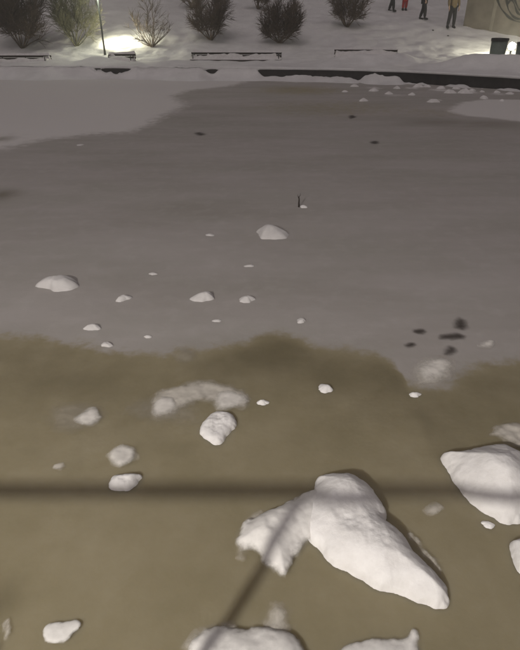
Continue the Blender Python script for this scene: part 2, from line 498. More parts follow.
for t in np.concatenate([np.linspace(0, 5, 60), np.linspace(5, 18, 70)[1:], np.geomspace(18, 110, 16)[1:]]):
    rows.append((W0 + t, bank_z(bx_, W0 + t)))
V = []; nr = len(rows)
for (Yr, Zr) in rows: V.append(np.stack([bx_, Yr, Zr], 1))
V = np.concatenate(V)
nb = len(bx_)
idx = np.arange(nr * nb).reshape(nr, nb)
F = np.stack([idx[:-1, :-1].ravel(), idx[:-1, 1:].ravel(), idx[1:, 1:].ravel(), idx[1:, :-1].ravel()], 1)
bank = structure(link_mesh('snow_bank', V, F, M['snow_bank']))

# stone pond edge under the snow lip
wx = np.linspace(-24, 22, 185); wyy = wall_y(wx)
V, F = [], []
for x, y in zip(wx, wyy):
    V += [(x, y - 0.08, -0.05), (x, y - 0.08, 0.30), (x, y - 0.10, 0.30), (x, y - 0.10, 0.345), (x, y + 0.2, 0.345), (x, y + 0.2, -0.05)]
for i in range(len(wx) - 1):
    for q in range(5): F.append((6 * i + q, 6 * i + 6 + q, 6 * i + 7 + q, 6 * i + 1 + q))
e = link_mesh('pond_edge_wall', V, F, M['stone_dark'], smooth=False)
tag(e, 'low dark stone wall along the far pond edge, capped with snow', 'wall')

# near quay on which the photographer stands (below and behind the frame)
bm = bmesh.new(); box(bm, (0, -10.2, -0.1), (60, 20, 1.2), 0.03)
structure(bm_obj('near_quay', bm, M['quay_top']))

# ------------------------------------------------------------------ near railing and street lamp (they cast the bar shadow on the ice)
rail = empty('quay_railing', (0, -0.45, 0.5))
tag(rail, 'plain steel tube railing along the edge of the near quay', 'railing')
RY = 0.414
for nm, z, r in (('top_rail', 1.0, 0.021), ('lower_rail', 0.42, 0.016)):
    mb = MB(); mb.tube((-12, RY, z), (12, RY, z), r, n=14, cap=True); mb.build(nm, M['steel'], rail)
for i in range(-5, 6):
    mb = MB(); mb.tube((-0.873 + 2.1 * i, RY, 0.0), (-0.873 + 2.1 * i, RY, 0.985), 0.019, n=12, cap=True); mb.build('post', M['steel'], rail)

LX, LY, LZ = -2.6, -3.0, 4.05
sl_ = empty('street_lamp', (LX, LY - 1.0, 0.5))
tag(sl_, 'tall street lamp behind the near quay railing, throwing light over the ice', 'street lamp')
mb = MB(); mb.path([(0, 0, 0), (0, 0, 1.5), (0, 0, LZ - 1.1), (0, 0.1, LZ - 0.5), (0, 0.45, LZ - 0.22), (0, 0.85, LZ - 0.18)], [.09, .07, .055, .045, .04, .04], 12); mb.build('pole', M['lamp_grey'], sl_)
mb = MB(); mb.lathe([(0.0, 0.42), (0.07, 0.42), (0.24, 0.30), (0.26, 0.235), (0.0, 0.235)], 24, (0, 1.0, LZ - 0.5 - 0.1)); mb.build('lamp_hood', M['lamp_grey'], sl_)
mb = MB(); mb.lathe([(0.0, -0.02), (0.10, 0.0), (0.16, 0.08), (0.17, 0.16), (0.15, 0.225), (0.0, 0.23)], 20, (0, 1.0, LZ - 0.5 - 0.1)); mb.build('lamp_globe', M['street_glow'], sl_)
ld = bpy.data.lights.new('street_lamp_light', 'POINT'); ld.energy = NEAR_LAMP_W; ld.color = (1.0, 0.945, 0.87); ld.shadow_soft_size = 0.055
lo = bpy.data.objects.new('street_lamp_light', ld); C.objects.link(lo); lo.location = (0, 1.0, LZ - 0.5 - 0.30); lo.parent = sl_

# ------------------------------------------------------------------ lumps of snow
def poly_lump(name, pts, H, Rr, mat, res=0.008, blobs=(), edge_n=0.012, edge_f=26, seed=0, prof=0.5, parent=None, surf=0.012, z0=0.0, soft=False, skirt=3.0):
    W = []
    for p in pts: W.append(gp(p[0], p[1], p[2] if len(p) > 2 else 0.0))
    P = smooth_closed(W, 6)
    lo_, hi_ = P.min(0) - 0.05, P.max(0) + 0.05
    ax = np.arange(lo_[0], hi_[0], res); ay = np.arange(lo_[1], hi_[1], res)
    X, Y = np.meshgrid(ax, ay)
    d = poly_d(X, Y, P)
    d = d + edge_n * fbm(X * edge_f, Y * edge_f, seed, 4) * (1 - sstep(0.0, Rr * 0.7, d))
    q = np.clip(d / Rr, 0, 1)
    Hf = np.full(X.shape, float(H))
    for (u, v, z, s, amp) in blobs:
        c = gp(u, v, z); Hf = Hf + amp * np.exp(-((X - c[0]) ** 2 + (Y - c[1]) ** 2) / s ** 2)
    z = Hf * (1 - (1 - q) ** 2) ** prof
    z = z + q * surf * fbm(X * 9, Y * 9, seed + 9, 3) + q * surf * (0.30 if not soft else 0.12) * fbm(X * 40, Y * 40, seed + 19, 3)
    z = np.where(d < 0, d * skirt, z)
    z = np.maximum(z, -0.03) + z0
    keep = d > -0.022
    if soft: keep = d > -0.001
    ny_, nx_ = X.shape
    fk = keep[:-1, :-1] & keep[:-1, 1:] & keep[1:, 1:] & keep[1:, :-1]
    idx = np.arange(nx_ * ny_).reshape(ny_, nx_)
    F = np.stack([idx[:-1, :-1][fk], idx[:-1, 1:][fk], idx[1:, 1:][fk], idx[1:, :-1][fk]], 1)
    used = np.unique(F); remap = -np.ones(nx_ * ny_, int); remap[used] = np.arange(len(used))
    c = P.mean(0)
    V = np.stack([X.ravel()[used] - c[0], Y.ravel()[used] - c[1], z.ravel()[used]], 1)
    if parent is not None:
        V = V + np.array([c[0] - parent.location.x, c[1] - parent.location.y, 0])
    o = link_mesh(name, V, remap[F], mat, parent, attrs={'edge': q.ravel()[used]})
    if parent is None: o.location = (c[0], c[1], 0)
    return o

HEAP = [(318, 472, .06), (340, 468.5, .06), (355, 471, .06), (369, 480, .06), (381, 494, .05), (386, 507, .04), (388, 517, .05), (399, 526, .05), (407, 535, .05), (419, 553, .04),
        (433, 568, .03), (446, 583, .03), (451, 596, .02), (449, 605), (438, 609), (421, 603), (399, 594), (377, 589), (362, 580), (350, 574), (338, 568), (329, 562), (318, 549), (308, 541), (302, 528), (305, 508, .02), (312, 494, .04), (316, 480, .06)]
heap_root = empty('snow_heap', (*gp(360, 540), 0))
tag(heap_root, 'largest snow heap, smooth white mound with rounded head and tapering tail, crossed by shadow', 'snow heap')
poly_lump('mound', HEAP, 0.085, 0.15, M['snow_lump'], 0.006, blobs=((348, 490, .1, .15, .045), (375, 550, .1, .22, .045)), seed=2, parent=heap_root, prof=0.55, edge_n=0.006, edge_f=18, surf=0.007)
WING = [(322, 492), (292, 501), (270, 509), (252, 517), (241, 530), (235, 546), (243, 554), (254, 556), (262, 565), (271, 571), (283, 579), (290, 573), (297, 559), (304, 548), (316, 540), (326, 520)]
poly_lump('slushy_wing', WING, 0.075, 0.13, M['slush_white'], 0.007, seed=4, parent=heap_root, prof=0.8, edge_n=0.018, edge_f=11, surf=0.010, z0=0.003, soft=True)
poly_lump('slush_fringe', [(405, 535), (412, 533), (425, 548), (438, 560), (446, 574), (436, 574), (420, 556)], 0.02, 0.05, M['slush'], 0.008, seed=14, parent=heap_root, prof=0.9, edge_n=0.02, z0=0.004, soft=True)

o = poly_lump('snow_heap', [(441, 458, .01), (446, 451, .03), (466, 446, .06), (488, 436, .10), (504, 433, .11), (516, 438, .11), (532, 452, .08), (544, 480, .05), (540, 508, .02), (520, 524), (503, 524), (494, 518), (481, 512), (466, 498), (454, 483), (447, 471)],
              0.13, 0.24, M['snow_lump'], 0.006, blobs=((503, 462, .18, .16, .06),), seed=6, prof=0.62, edge_n=0.007, edge_f=16, surf=0.007)
tag(o, 'pointed pyramid-like white snow heap standing on olive ice, narrow lobe at one corner', 'snow heap')
o = poly_lump('slush_patch', [(486, 435), (495, 425), (510, 422), (530, 426), (545, 440), (530, 455), (505, 445)], 0.02, 0.07, M['slush'], 0.008, seed=61, z0=0.003, soft=True, prof=0.9)
tag(o, 'thin slush skirt just behind the pointed pyramid-like snow heap', 'slush')
o = poly_lump('snow_lump', [(509, 546), (516, 538, .03), (530, 536, .03), (545, 548), (540, 572), (524, 575), (515, 567)], 0.06, 0.06, M['snow_lump'], 0.006, seed=7, edge_n=0.004, edge_f=12, surf=0.005)
tag(o, 'rounded snow lump on olive ice between the pointed heap and the near quay', 'snow lump')
o = poly_lump('snow_heap', [(186, 652), (193, 638), (204, 631), (224, 628), (250, 630), (280, 630), (299, 637), (308, 652), (312, 690), (255, 720), (196, 700)], 0.055, 0.15, M['slush_white'], 0.007, seed=8, edge_n=0.015, edge_f=11, surf=0.010, z0=0.003, soft=True, prof=0.6)
tag(o, 'broad crumbly-edged snow heap under the post shadow, closest to the near quay', 'snow heap')
o = poly_lump('slush_patch', [(262, 640), (261, 615), (270, 601), (284, 602), (293, 615), (292, 640)], 0.008, 0.08, M['slush'], 0.007, seed=81, z0=0.006, soft=True, prof=0.9)
tag(o, 'wispy slush nub sticking out of the broad crumbly-edged heap', 'slush')
o = poly_lump('snow_heap', [(330, 655), (342, 642), (358, 637), (376, 634), (394, 638), (405, 637), (412, 630), (419, 634), (420, 650), (424, 680), (370, 710), (330, 690)], 0.032, 0.13, M['slush_white'], 0.007, seed=9, edge_n=0.015, edge_f=11, surf=0.008, z0=0.003, soft=True, prof=0.8)
tag(o, 'low half-melted snow heap with a small horn, beyond the tail of the largest heap', 'snow heap')
o['label'] = 'low half-melted snow heap with a small horn, between largest heap and near quay'
o = poly_lump('snow_lump', [(43, 634), (47, 626), (60, 624), (78, 622), (80, 628), (72, 638), (62, 644), (47, 643)], 0.020, 0.06, M['slush_white'], 0.006, seed=10, edge_n=0.010, edge_f=13, z0=0.003, soft=True, surf=0.008)
tag(o, 'small wedge-shaped snow lump lying alone on bare olive ice', 'snow lump')
o = poly_lump('slush_patch', [(2, 640), (5, 624), (11, 619), (14, 628), (11, 638), (6, 642)], 0.012, 0.03, M['slush'], 0.006, seed=11, z0=0.003, soft=True)
tag(o, 'narrow upright sliver of slush next to the wedge-shaped lump', 'slush')
o = poly_lump('slush_patch', [(-25, 640), (-5, 630), (2, 645), (6, 665), (-20, 668)], 0.02, 0.06, M['slush'], 0.008, seed=111, z0=0.003, soft=True)
tag(o, 'pale slush patch beside the narrow slush sliver', 'slush')
o = poly_lump('snow_lump', [(200, 429), (205, 420), (213, 413, .01), (224, 410.5, .02), (234, 415, .02), (236, 424, .01), (231, 433), (225, 440), (219, 445), (212, 444), (207, 440), (201, 436)], 0.045, 0.06, M['snow_lump'], 0.006, seed=12, edge_n=0.010, edge_f=12, surf=0.012, prof=0.6)
tag(o, 'smooth egg-shaped snow lump with a small spur, beside curved slush band', 'snow lump')
o = poly_lump('snow_lump', [(108, 487), (111, 480), (120, 474, .015), (132, 472, .02), (141, 475, .01), (139, 482), (130, 490), (116, 492)], 0.035, 0.05, M['snow_lump'], 0.006, seed=13, edge_n=0.014, edge_f=9, surf=0.014, prof=0.6)
tag(o, 'oval bluish snow lump lying in the railing shadow', 'snow lump')
SL = [
 ([(108, 462), (110, 453), (120, 448), (133, 449), (136, 457), (130, 466), (118, 470)], 'slush_pale', 'fuzzy pale slush blob just behind the oval lump in shadow', .02, .06),
 ([(150, 414), (150, 402), (158, 391), (175, 386), (196, 381), (218, 382), (238, 388), (252, 398), (246, 411), (228, 410), (210, 406), (197, 406), (186, 411), (174, 418), (158, 421)], 'slush', 'curved band of half-sunken slush behind the egg-shaped lump', .02, .10),
 ([(152, 412), (154, 404), (163, 399), (174, 400), (177, 408), (168, 415), (157, 417)], 'slush_pale', 'bright knot at the end of the curved slush band', .02, .06),
 ([(215, 404), (218, 396), (230, 393), (243, 397), (243, 405), (233, 411), (220, 411)], 'slush_pale', 'bright slush cap touching the egg-shaped lump', .02, .07),
 ([(46, 430), (44, 416), (54, 405), (75, 400), (100, 402), (110, 412), (100, 425), (78, 436), (58, 437)], 'slush_faint', 'faint sunken ring of slush on olive ice', .008, .13),
 ([(76, 424), (80, 416), (92, 410), (100, 413), (98, 422), (88, 428)], 'slush_pale', 'small pale smear inside the faint slush ring', .01, .06),
 ([(50, 470), (54, 464), (64, 463), (64, 469), (56, 472)], 'slush', 'tiny slush speck between the faint ring and the railing shadow', .01, .03),
 ([(170, 362), (172, 352), (185, 347), (197, 350), (198, 360), (186, 366)], 'slush_faint', 'small dim slush smudge at edge of grey ice', .01, .09),
 ([(408, 382), (408, 368), (420, 358), (440, 355), (458, 362), (460, 376), (446, 388), (424, 390)], 'slush', 'grey slush halo reaching over the ice edge below dark melt spots', .012, .16),
 ([(414, 375), (417, 366), (430, 360), (447, 361), (453, 369), (447, 379), (432, 384), (420, 382)], 'slush_pale', 'round white slush pile in front of the dark melt spots', .025, .13),
 ([(478, 348), (482, 343), (492, 342), (495, 347), (488, 350)], 'slush_pale', 'small flat white slush patch to one side of the dark melt spots', .012, .06),
 ([(422, 514), (425, 506), (434, 504), (442, 509), (440, 517), (430, 519)], 'slush', 'small faint slush blob between largest heap and pointed heap', .012, .05),
 ([(240, 560), (232, 548), (236, 530), (246, 518), (262, 512), (262, 530), (252, 550)], 'slush', 'fuzzy slush rim along the wing of the largest heap', .012, .07),
 ([(176, 652), (186, 636), (204, 625), (236, 622), (236, 640), (200, 655)], 'slush', 'fuzzy slush rim along the broad crumbly-edged heap', .012, .07),
 ([(180, 430), (130, 425), (118, 410), (140, 396), (170, 392), (200, 402), (205, 425)], 'slush_faint', 'dim milky patch inside the curved slush band', .006, .2),
]
for i, (P, mt, lb, H, rr) in enumerate(SL):
    cp = np.mean(P, axis=0); gk = 1.18 if mt == 'slush_pale' else 1.06
    PG = [tuple(cp + (np.array(p) - cp) * gk) for p in P]
    o = poly_lump('slush_patch', PG, H * 0.7, rr, M[mt], 0.009, seed=200 + 7 * i, z0=0.0025 + 0.0004 * i + (0.007 if mt == 'slush_pale' else 0.0), soft=True, prof=0.9, edge_n=0.018, edge_f=12, surf=0.006)
    tag(o, lb, 'slush')

# small dome shaped clods
def clod(name, u, v, wu, wv, seed, mat, H=None, tilt=0.0, z_base=0.0, loc=None, ppm=None):
    if loc is None:
        c = gp(u, v); loc = (c[0], c[1], 0.0)
    s = ppm or px_per_m(loc[1], loc[2])
    dep = math.atan2(CAM_H - loc[2], loc[1])
    rx = wu / s
    tot = 2 * wv / s                                  # seen height
    ry = min(rx * 0.9, tot * 0.36 / math.sin(dep)) if dep > 0.15 else rx * 0.7
    Hh = H if H else max(0.015, min((tot - ry * math.sin(dep)) / math.cos(dep) * 0.9, rx * 0.55))
    rng = random.Random(seed)
    n, m = 32, 14
    ph = [rng.uniform(0, 6.28) for _ in range(6)]
    fl = rng.random()
    V, F = [], []
    for i in range(m):
        q = i / (m - 1)                               # 0 rim -> 1 near the crown
        rr = 1 - q * 0.97
        zz = (1 - rr * rr) ** (0.85 + 0.3 * fl)
        for k in range(n):
            t = 2 * math.pi * k / n
            wob = 1 + (0.14 * math.sin(2 * t + ph[0]) + 0.10 * math.sin(3 * t + ph[1]) + 0.06 * math.sin(5 * t + ph[2]) + 0.04 * math.sin(9 * t + ph[3])) * (1 - 0.5 * q)
            x = rx * rr * wob * math.cos(t) + 0.22 * rx * q * math.cos(ph[5]); y = ry * rr * wob * math.sin(t)
            hz = 1 + 0.16 * float(fbm(x / rx * 1.3 + seed, y / ry * 1.3, seed, 3)) * min(1, 2.5 * q)
            V.append((x, y, Hh * zz * hz - (0.008 if i == 0 else 0)))
    xa = 0.22 * rx * math.cos(ph[5]); V.append((xa, 0, Hh * (1 + 0.16 * float(fbm(xa / rx * 1.3 + seed, 0.0, seed, 3)))))
    for i in range(m - 1):
        for k in range(n): F.append((i * n + k, i * n + (k + 1) % n, (i + 1) * n + (k + 1) % n, (i + 1) * n + k))
    for k in range(n): F.append(((m - 1) * n + k, (m - 1) * n + (k + 1) % n, len(V) - 1))
    o = link_mesh(name, V, F, mat)
    o.location = tuple(map(float, loc)); o.rotation_euler = (0, 0, tilt)
    return o
CL = [
 (272, 234, 17, 8.5, 'broad pale snow mound on grey ice, in front of the upright twig', None),
 (59, 285, 20, 9.0, 'widest isolated snow mound on grey ice, pointed at one side', None),
 (203, 298, 12, 5.5, 'flat oval snow lump on grey ice, beside a smaller rounded one', None),
 (247, 300, 8, 4.2, 'smaller rounded snow lump beside the flat oval one on grey ice', None),
 (124, 299, 8, 3.2, 'thin elongated snow sliver on grey ice, lying aslant', None),
 (93, 328, 8, 4.2, 'bright oval snow clod near the grey ice edge', 'pair'),
 (107, 345, 6, 3.4, 'dim snow clod right at the grey ice edge', None),
 (325, 389, 8, 5.5, 'round bright snow clod alone on dark olive ice', None),
 (263, 403, 6, 3.6, 'small snow clod on olive ice beyond the egg-shaped lump', None),
 (415, 395, 6, 3.6, 'small snow clod in front of the round white slush pile', None),
 (488, 525, 6.5, 5, 'small snow clod at the foot of the pointed heap', None),
 (301, 321, 5, 3.2, 'small snow clod on grey ice near the dark olive bulge', None),
]
for i, (u, v, a, b, lb, g) in enumerate(CL):
    o = clod('snow_clod', u, v, a, b, 300 + i, M['snow_dimmed'] if v < 350 else M['snow_lump'], tilt=0.5 if 'aslant' in lb else 0.0)
    tag(o, lb, 'snow lump')
for i, (u, v, a, b) in enumerate([(153, 274, 4.5, 1.6), (210, 235, 5, 1.6), (249, 266, 5, 1.6), (217, 321, 4.5, 1.8), (148, 337, 4, 2), (80, 145, 4, 1.2)]):
    o = clod('snow_crumb', u, v, a, b, 340 + i, M['snow_dimmed'], H=0.014)
    tag(o, 'tiny flat snow crumb on open grey ice', 'snow lump', 'tiny snow crumbs scattered on the grey ice')
for i, (u, v, a, b) in enumerate([(450, 93, 6, 3.2), (465, 93, 7.5, 4), (484, 98.5, 5, 3), (433, 102, 6, 4), (363.5, 101, 4.5, 2.5), (374, 91, 5, 2.5), (354, 86.5, 4, 2), (397, 88.5, 4, 2), (482, 92, 3, 1.6), (497, 92.5, 4, 1.8),
                                   (510, 94, 4, 1.8), (418, 87, 5, 2), (427, 87, 4, 2), (441, 88.5, 5, 2), (456, 89, 4, 2), (472, 91, 4, 2), (389, 94, 4, 1.6), (412, 95, 4, 1.5), (345, 92, 3, 1.5), (383, 83.5, 4, 2.2), (502, 101, 3, 1.5)]):
    o = clod('snow_chunk', u, v, a, b, 400 + i, M['snow_far'])
    own = {(465, 93): 'broadest snow chunk in the row before the dark pond edge wall', (433, 102): 'flat snow chunk lying farthest out from the dark pond edge wall',
           (484, 98.5): 'rounded snow chunk at the rim of the pale snow patch by the wall', (363.5, 101): 'lone snow chunk on wet ice in front of the almost buried bench',
           (502, 101): 'tiny snow chunk lying on the pale snow patch by the wall'}.get((u, v))
    if own: tag(o, own, 'snow lump')
    elif a >= 4 and v < 93 and u > 410: tag(o, 'snow chunk fallen at the foot of the exposed dark pond edge wall', 'snow lump', 'snow chunks at the foot of the dark pond edge')
    else: tag(o, 'small snow chunk strewn on greyish wet ice below the snow drift covering the wall', 'snow lump', 'snow chunks strewn below the drift')

# dark melt spots and specks
def spot(u, v, a, b, seed, lb, group=None):
    P = []
    rng = random.Random(seed)
    for k in range(10):
        t = 2 * math.pi * k / 10; w = rng.uniform(0.85, 1.15)
        P.append((u + a * w * math.cos(t), v + b * w * math.sin(t)))
    c = np.array([gp(*p) for p in P]); rr = max(0.02, 0.55 * min(np.ptp(c[:, 0]), np.ptp(c[:, 1])))
    res = max(0.006, min(np.ptp(c[:, 0]), np.ptp(c[:, 1])) / 14)
    o = poly_lump('melt_spot', P, 0.001, rr, M['melt'], res, seed=seed, z0=0.0015, soft=True, surf=0.0, edge_n=0.008)
    return tag(o, lb, 'melt spot', group)
spot(461, 324, 11, 8, 1, 'squarish dark melt spot, farthest out of the cluster on grey ice')
spot(452, 337, 15, 5.5, 2, 'long dark melt spot in the middle of the cluster')
spot(450, 351, 11, 6.5, 3, 'soft dark melt spot next to the round white slush pile')
spot(420, 332, 10, 4, 4, 'thin dark melt spot set apart from the cluster')
spot(410, 345, 7, 3, 5, 'faint small dark melt spot beside the thin one')
for i, (u, v) in enumerate([(200, 134), (375, 142.5), (352, 117)]):
    spot(u, v, 8 - i, 2.2, 20 + i, ('thin dark speck on ice beside the pale snow-covered sheet', 'longer thin dark speck on bare ice beyond the upright twig', 'faint short dark speck on ice closest to the pond edge wall')[i])

# twig frozen upright in the ice, bit of snow beside it
c = gp(299, 207)
tw = empty('upright_twig', (c[0], c[1], 0))
tag(tw, 'thin dark twig standing upright, frozen into the grey ice', 'twig')
mb = MB(); mb.path([(0.0, 0, -0.01), (-0.004, 0, .05), (-0.002, 0.0, .10), (-0.008, 0, .14)], [.013, .011, .009, .006], 7); mb.build('stem', M['wood_dark'], tw)
mb = MB(); mb.path([(-0.004, 0, .10), (-0.02, .005, .145), (-.022, .01, .165)], [.004, .003, .0015], 5); mb.build('shoot', M['wood_dark'], tw)
mb = MB(); mb.path([(-0.006, 0, .13), (0.010, .0, .16), (.012, .0, .185)], [.004, .003, .0015], 5); mb.build('shoot', M['wood_dark'], tw)
o = clod('snow_clod', 303.5, 207, 4, 3.5, 333, M['snow_lump']); tag(o, 'little snow clod leaning against the upright twig', 'snow lump')

# ------------------------------------------------------------------ benches
def lumpy_strip(L, D, H, seed, nx=40, ny=7, gaps=0.0):
    xs_ = np.linspace(-L / 2, L / 2, nx); ys_ = np.linspace(-D / 2, D / 2, ny)
    X, Y = np.meshgrid(xs_, ys_)
    e = np.clip(np.minimum((L / 2 - abs(X)) / 0.06, (D / 2 - abs(Y)) / (D * 0.3)), 0, 1)
    z = H * (1 - (1 - e) ** 2) ** 0.5 * (1 + 0.45 * fbm(X * 2.2, Y * 2.2, seed, 3) - gaps * sstep(-0.30, -0.05, vnoise(X * 2.8, X * 0, seed + 3)))
    z = np.where(e <= 0, -0.006, z)
    idx = np.arange(nx * ny).reshape(ny, nx)
    F = np.stack([idx[:-1, :-1].ravel(), idx[:-1, 1:].ravel(), idx[1:, 1:].ravel(), idx[1:, :-1].ravel()], 1)
    return np.stack([X.ravel(), Y.ravel(), z.ravel()], 1), F
def bench(u, v_seat, Y, L, rz, label, seed, seat_h=0.45, seat_snow=0.11, gaps=0.8, armrest=True, drift=0.16):
    p = at_y(u, v_seat, Y)
    b = empty('park_bench', (p[0], p[1], p[2] - seat_h), rz)
    tag(b, label, 'bench', 'snow covered benches along the bank')
    for k in range(4):
        bm = bmesh.new(); box(bm, (0, -0.19 + 0.125 * k, seat_h - 0.02), (L, 0.10, 0.05), 0.008); bm_obj('seat_slat', bm, M['wood_dark'], b)
    for k, z in enumerate((0.11, 0.215)):
        bm = bmesh.new(); box(bm, (0, 0.27 + 0.03 * k, seat_h + z), (L, 0.035, 0.09), 0.008); bm_obj('back_slat', bm, M['wood_dark'], b)
    n = max(2, int(round(L / 1.1)) + 1)
    for i in range(n):
        x = -L / 2 + 0.12 + (L - 0.24) * i / (n - 1)
        mb = MB()
        mb.path([(x, -0.19, 0), (x, -0.17, seat_h - 0.05)], [.028, .024], 8)
        mb.path([(x, 0.24, 0), (x, 0.20, seat_h - 0.05), (x, 0.30, seat_h + 0.10), (x, 0.325, seat_h + 0.25)], [.028, .026, .024, .018], 8)
        mb.path([(x, -0.20, seat_h - 0.065), (x, 0.22, seat_h - 0.065)], [.02, .02], 8)
        mb.build('leg_frame', M['iron'], b)
        if armrest and i in (0, n - 1):
            mb = MB(); mb.path([(x, -0.17, seat_h - 0.02), (x, -0.19, seat_h + 0.17), (x, -0.14, seat_h + 0.22), (x, 0.30, seat_h + 0.22)], [.018, .02, .022, .018], 8)
            mb.build('armrest', M['iron'], b)
    Vs, Fs = lumpy_strip(L * 0.985, 0.44, seat_snow, seed, int(L * 22), 8)
    Vs[:, 1] += 0.0; Vs[:, 2] += seat_h + 0.005
    link_mesh('seat_snow', Vs, Fs, M['snow_far'], b)
    Vs, Fs = lumpy_strip(L * 0.99, 0.10, 0.07, seed + 50, int(L * 26), 6)
    Vs[:, 1] += 0.30; Vs[:, 2] += seat_h + 0.252
    link_mesh('back_snow', Vs, Fs, M['snow_far'], b)
    # snow clotted against the backrest, hiding stretches of the slats
    Vs, Fs = lumpy_strip(L * 1.0, 0.12, drift, seed + 90, int(L * 22), 6, gaps * 1.25)
    Vs[:, 1] += 0.19; Vs[:, 2] += seat_h + 0.02
    link_mesh('drift_on_backrest', Vs, Fs, M['snow_far'], b)
    return b
bench(12, 62.5, 23.9, 3.1, 0.02, 'snow-laden bench under the big dense dark shrub', 1, gaps=1.0)
bench(121, 61.0, 24.2, 1.15, -0.02, 'short snow-buried bench in front of the park lamp', 2)
bench(236, 59.5, 24.0, 3.75, -0.03, 'long snow-laden bench with dark slats below two round bare shrubs', 3, gaps=1.0)
bench(366, 57.0, 23.2, 2.5, -0.08, 'bench almost buried in snow, only backrest slats showing', 4, seat_snow=0.17, gaps=1.0, armrest=False, drift=0.12)

# ------------------------------------------------------------------ shrubs
def shrub(u, v, Rw, Hh, mat, seed, label, n_stem=9, twigs=900, spread=1.0, Y=None, twig_r=0.006):
    p = on_bank(u, v) if Y is None else stand(u, v, Y)
    b = empty('bare_shrub', (p[0], p[1], p[2] - 0.03))
    tag(b, label, 'shrub', 'bare shrubs on the snowy slope')
    rng = random.Random(seed)
    stems, crown = MB(), MB()
    nodes = []
    def rv(): return Vector((rng.gauss(0, 1), rng.gauss(0, 1), rng.gauss(0, 1))).normalized()
    cen = Vector((0, 0, Hh * 0.52))
    def inside(q):
        d = q - cen
        return (d.x / Rw) ** 2 + (d.y / Rw) ** 2 + (d.z / (Hh * 0.52)) ** 2 < 1
    for i in range(n_stem):
        a = 2 * math.pi * (i + rng.uniform(-.3, .3)) / n_stem
        tl = rng.uniform(0.15, 1.0) * spread
        d = Vector((math.cos(a) * tl * Rw / Hh * 2.3, math.sin(a) * tl * Rw / Hh * 2.3, 1)).normalized()
        q = Vector((math.cos(a) * 0.03, math.sin(a) * 0.03, 0)); r = rng.uniform(.018, .032)
        pts, rad = [q.copy()], [r]
        for k in range(9):
            d = (d + rv() * 0.16 + Vector((0, 0, 0.05))).normalized()
            q = q + d * (Hh * 0.115); r *= 0.83
            if k > 2 and not inside(q): break
            pts.append(q.copy()); rad.append(r)
            if k >= 1: nodes.append((q.copy(), d.copy(), r))
        stems.path(pts, rad, 5, False)
    base_nodes = list(nodes)
    lvl2 = []
    for j in range(int(twigs * 0.22)):
        q, d, r = rng.choice(base_nodes)
        d = (d + rv() * 0.75).normalized(); r = r * 0.6; q = q.copy()
        pts, rad = [q.copy()], [r]
        for k in range(3):
            d = (d + rv() * 0.25 + Vector((0, 0, 0.08))).normalized(); q = q + d * Hh * 0.075; r *= .75
            if not inside(q): break
            pts.append(q.copy()); rad.append(max(r, twig_r * 0.8)); lvl2.append((q.copy(), d.copy(), r))
        if len(pts) > 1: crown.path(pts, rad, 4, False)
    for j in range(twigs):
        q, d, r = rng.choice(lvl2)
        d = (d + rv() * 0.65).normalized()
        e1 = q + d * Hh * rng.uniform(.05, .12)
        d = (d + rv() * 0.3).normalized(); e2 = e1 + d * Hh * rng.uniform(.04, .10)
        crown.path([q, e1, e2], [twig_r, twig_r * .8, twig_r * .4], 3, False)
    stems.build('trunk', mat, b); crown.build('crown', mat, b)
    return b
shrub(22, 48, 1.5, 3.0, M['twig'], 1, 'biggest, densest dark shrub, next to the loose greenish shrub', 14, 3600, 1.5, twig_r=0.010)
shrub(76, 46, 1.25, 2.7, M['twig_green'], 2, 'loose greenish shrub between the big dark shrub and park lamp', 11, 1900, 1.4, twig_r=.008)
shrub(152, 46.5, 1.0, 1.95, M['twig'], 3, 'fan-shaped bare shrub beside the glaring low globe lamp', 15, 330, 1.9, twig_r=.008)
shrub(211, 40, 0.98, 2.05, M['twig'], 4, 'dark upright shrub above the long bench', 12, 2400, 1.3, twig_r=.008)
shrub(280, 43, 0.98, 1.85, M['twig'], 5, 'rounded dense shrub just above the end of the long bench', 14, 3200, 1.5, twig_r=.008)
shrub(258, 9, 0.75, 1.7, M['twig'], 6, 'shrub high on the slope behind the rounded dense shrub', 11, 1500, 1.3, twig_r=.008)
shrub(347, 27, 1.0, 1.85, M['twig'], 7, 'airy fan-like shrub above the almost buried bench', 14, 1900, 1.5, twig_r=.008)
shrub(192, 8, 0.8, 1.9, M['twig'], 8, 'sparse shrub higher up behind the dark upright shrub', 12, 1500, 1.3, twig_r=.008)

# ------------------------------------------------------------------ park lamp and ground floodlights
pb = stand(105, 54, 25.6)
ph = at_y(99, -4, 25.6)[2] - pb[2]
pl = empty('park_lamp', (at_y(104.5, 50, 25.6)[0], 25.6, pb[2] - 0.05))
tag(pl, 'lit park lamp on a thin grey pole behind the short bench', 'lamp')
ph += 0.05
mb = MB(); mb.path([(0, 0, 0), (0, 0, 0.3), (0, 0, ph)], [.06, .04, .032], 10); mb.build('pole', M['lamp_grey'], pl)
mb = MB(); mb.lathe([(0, ph - .02), (.07, ph - .02), (.14, ph + .05), (.17, ph + .16), (.14, ph + .24), (0, ph + .26)], 20); mb.build('lamp_globe', M['lamp_glow'], pl)
mb = MB(); mb.lathe([(0, ph + .34), (.06, ph + .33), (.25, ph + .255), (.25, ph + .245), (0, ph + .245)], 20); mb.build('lamp_hood', M['lamp_grey'], pl)

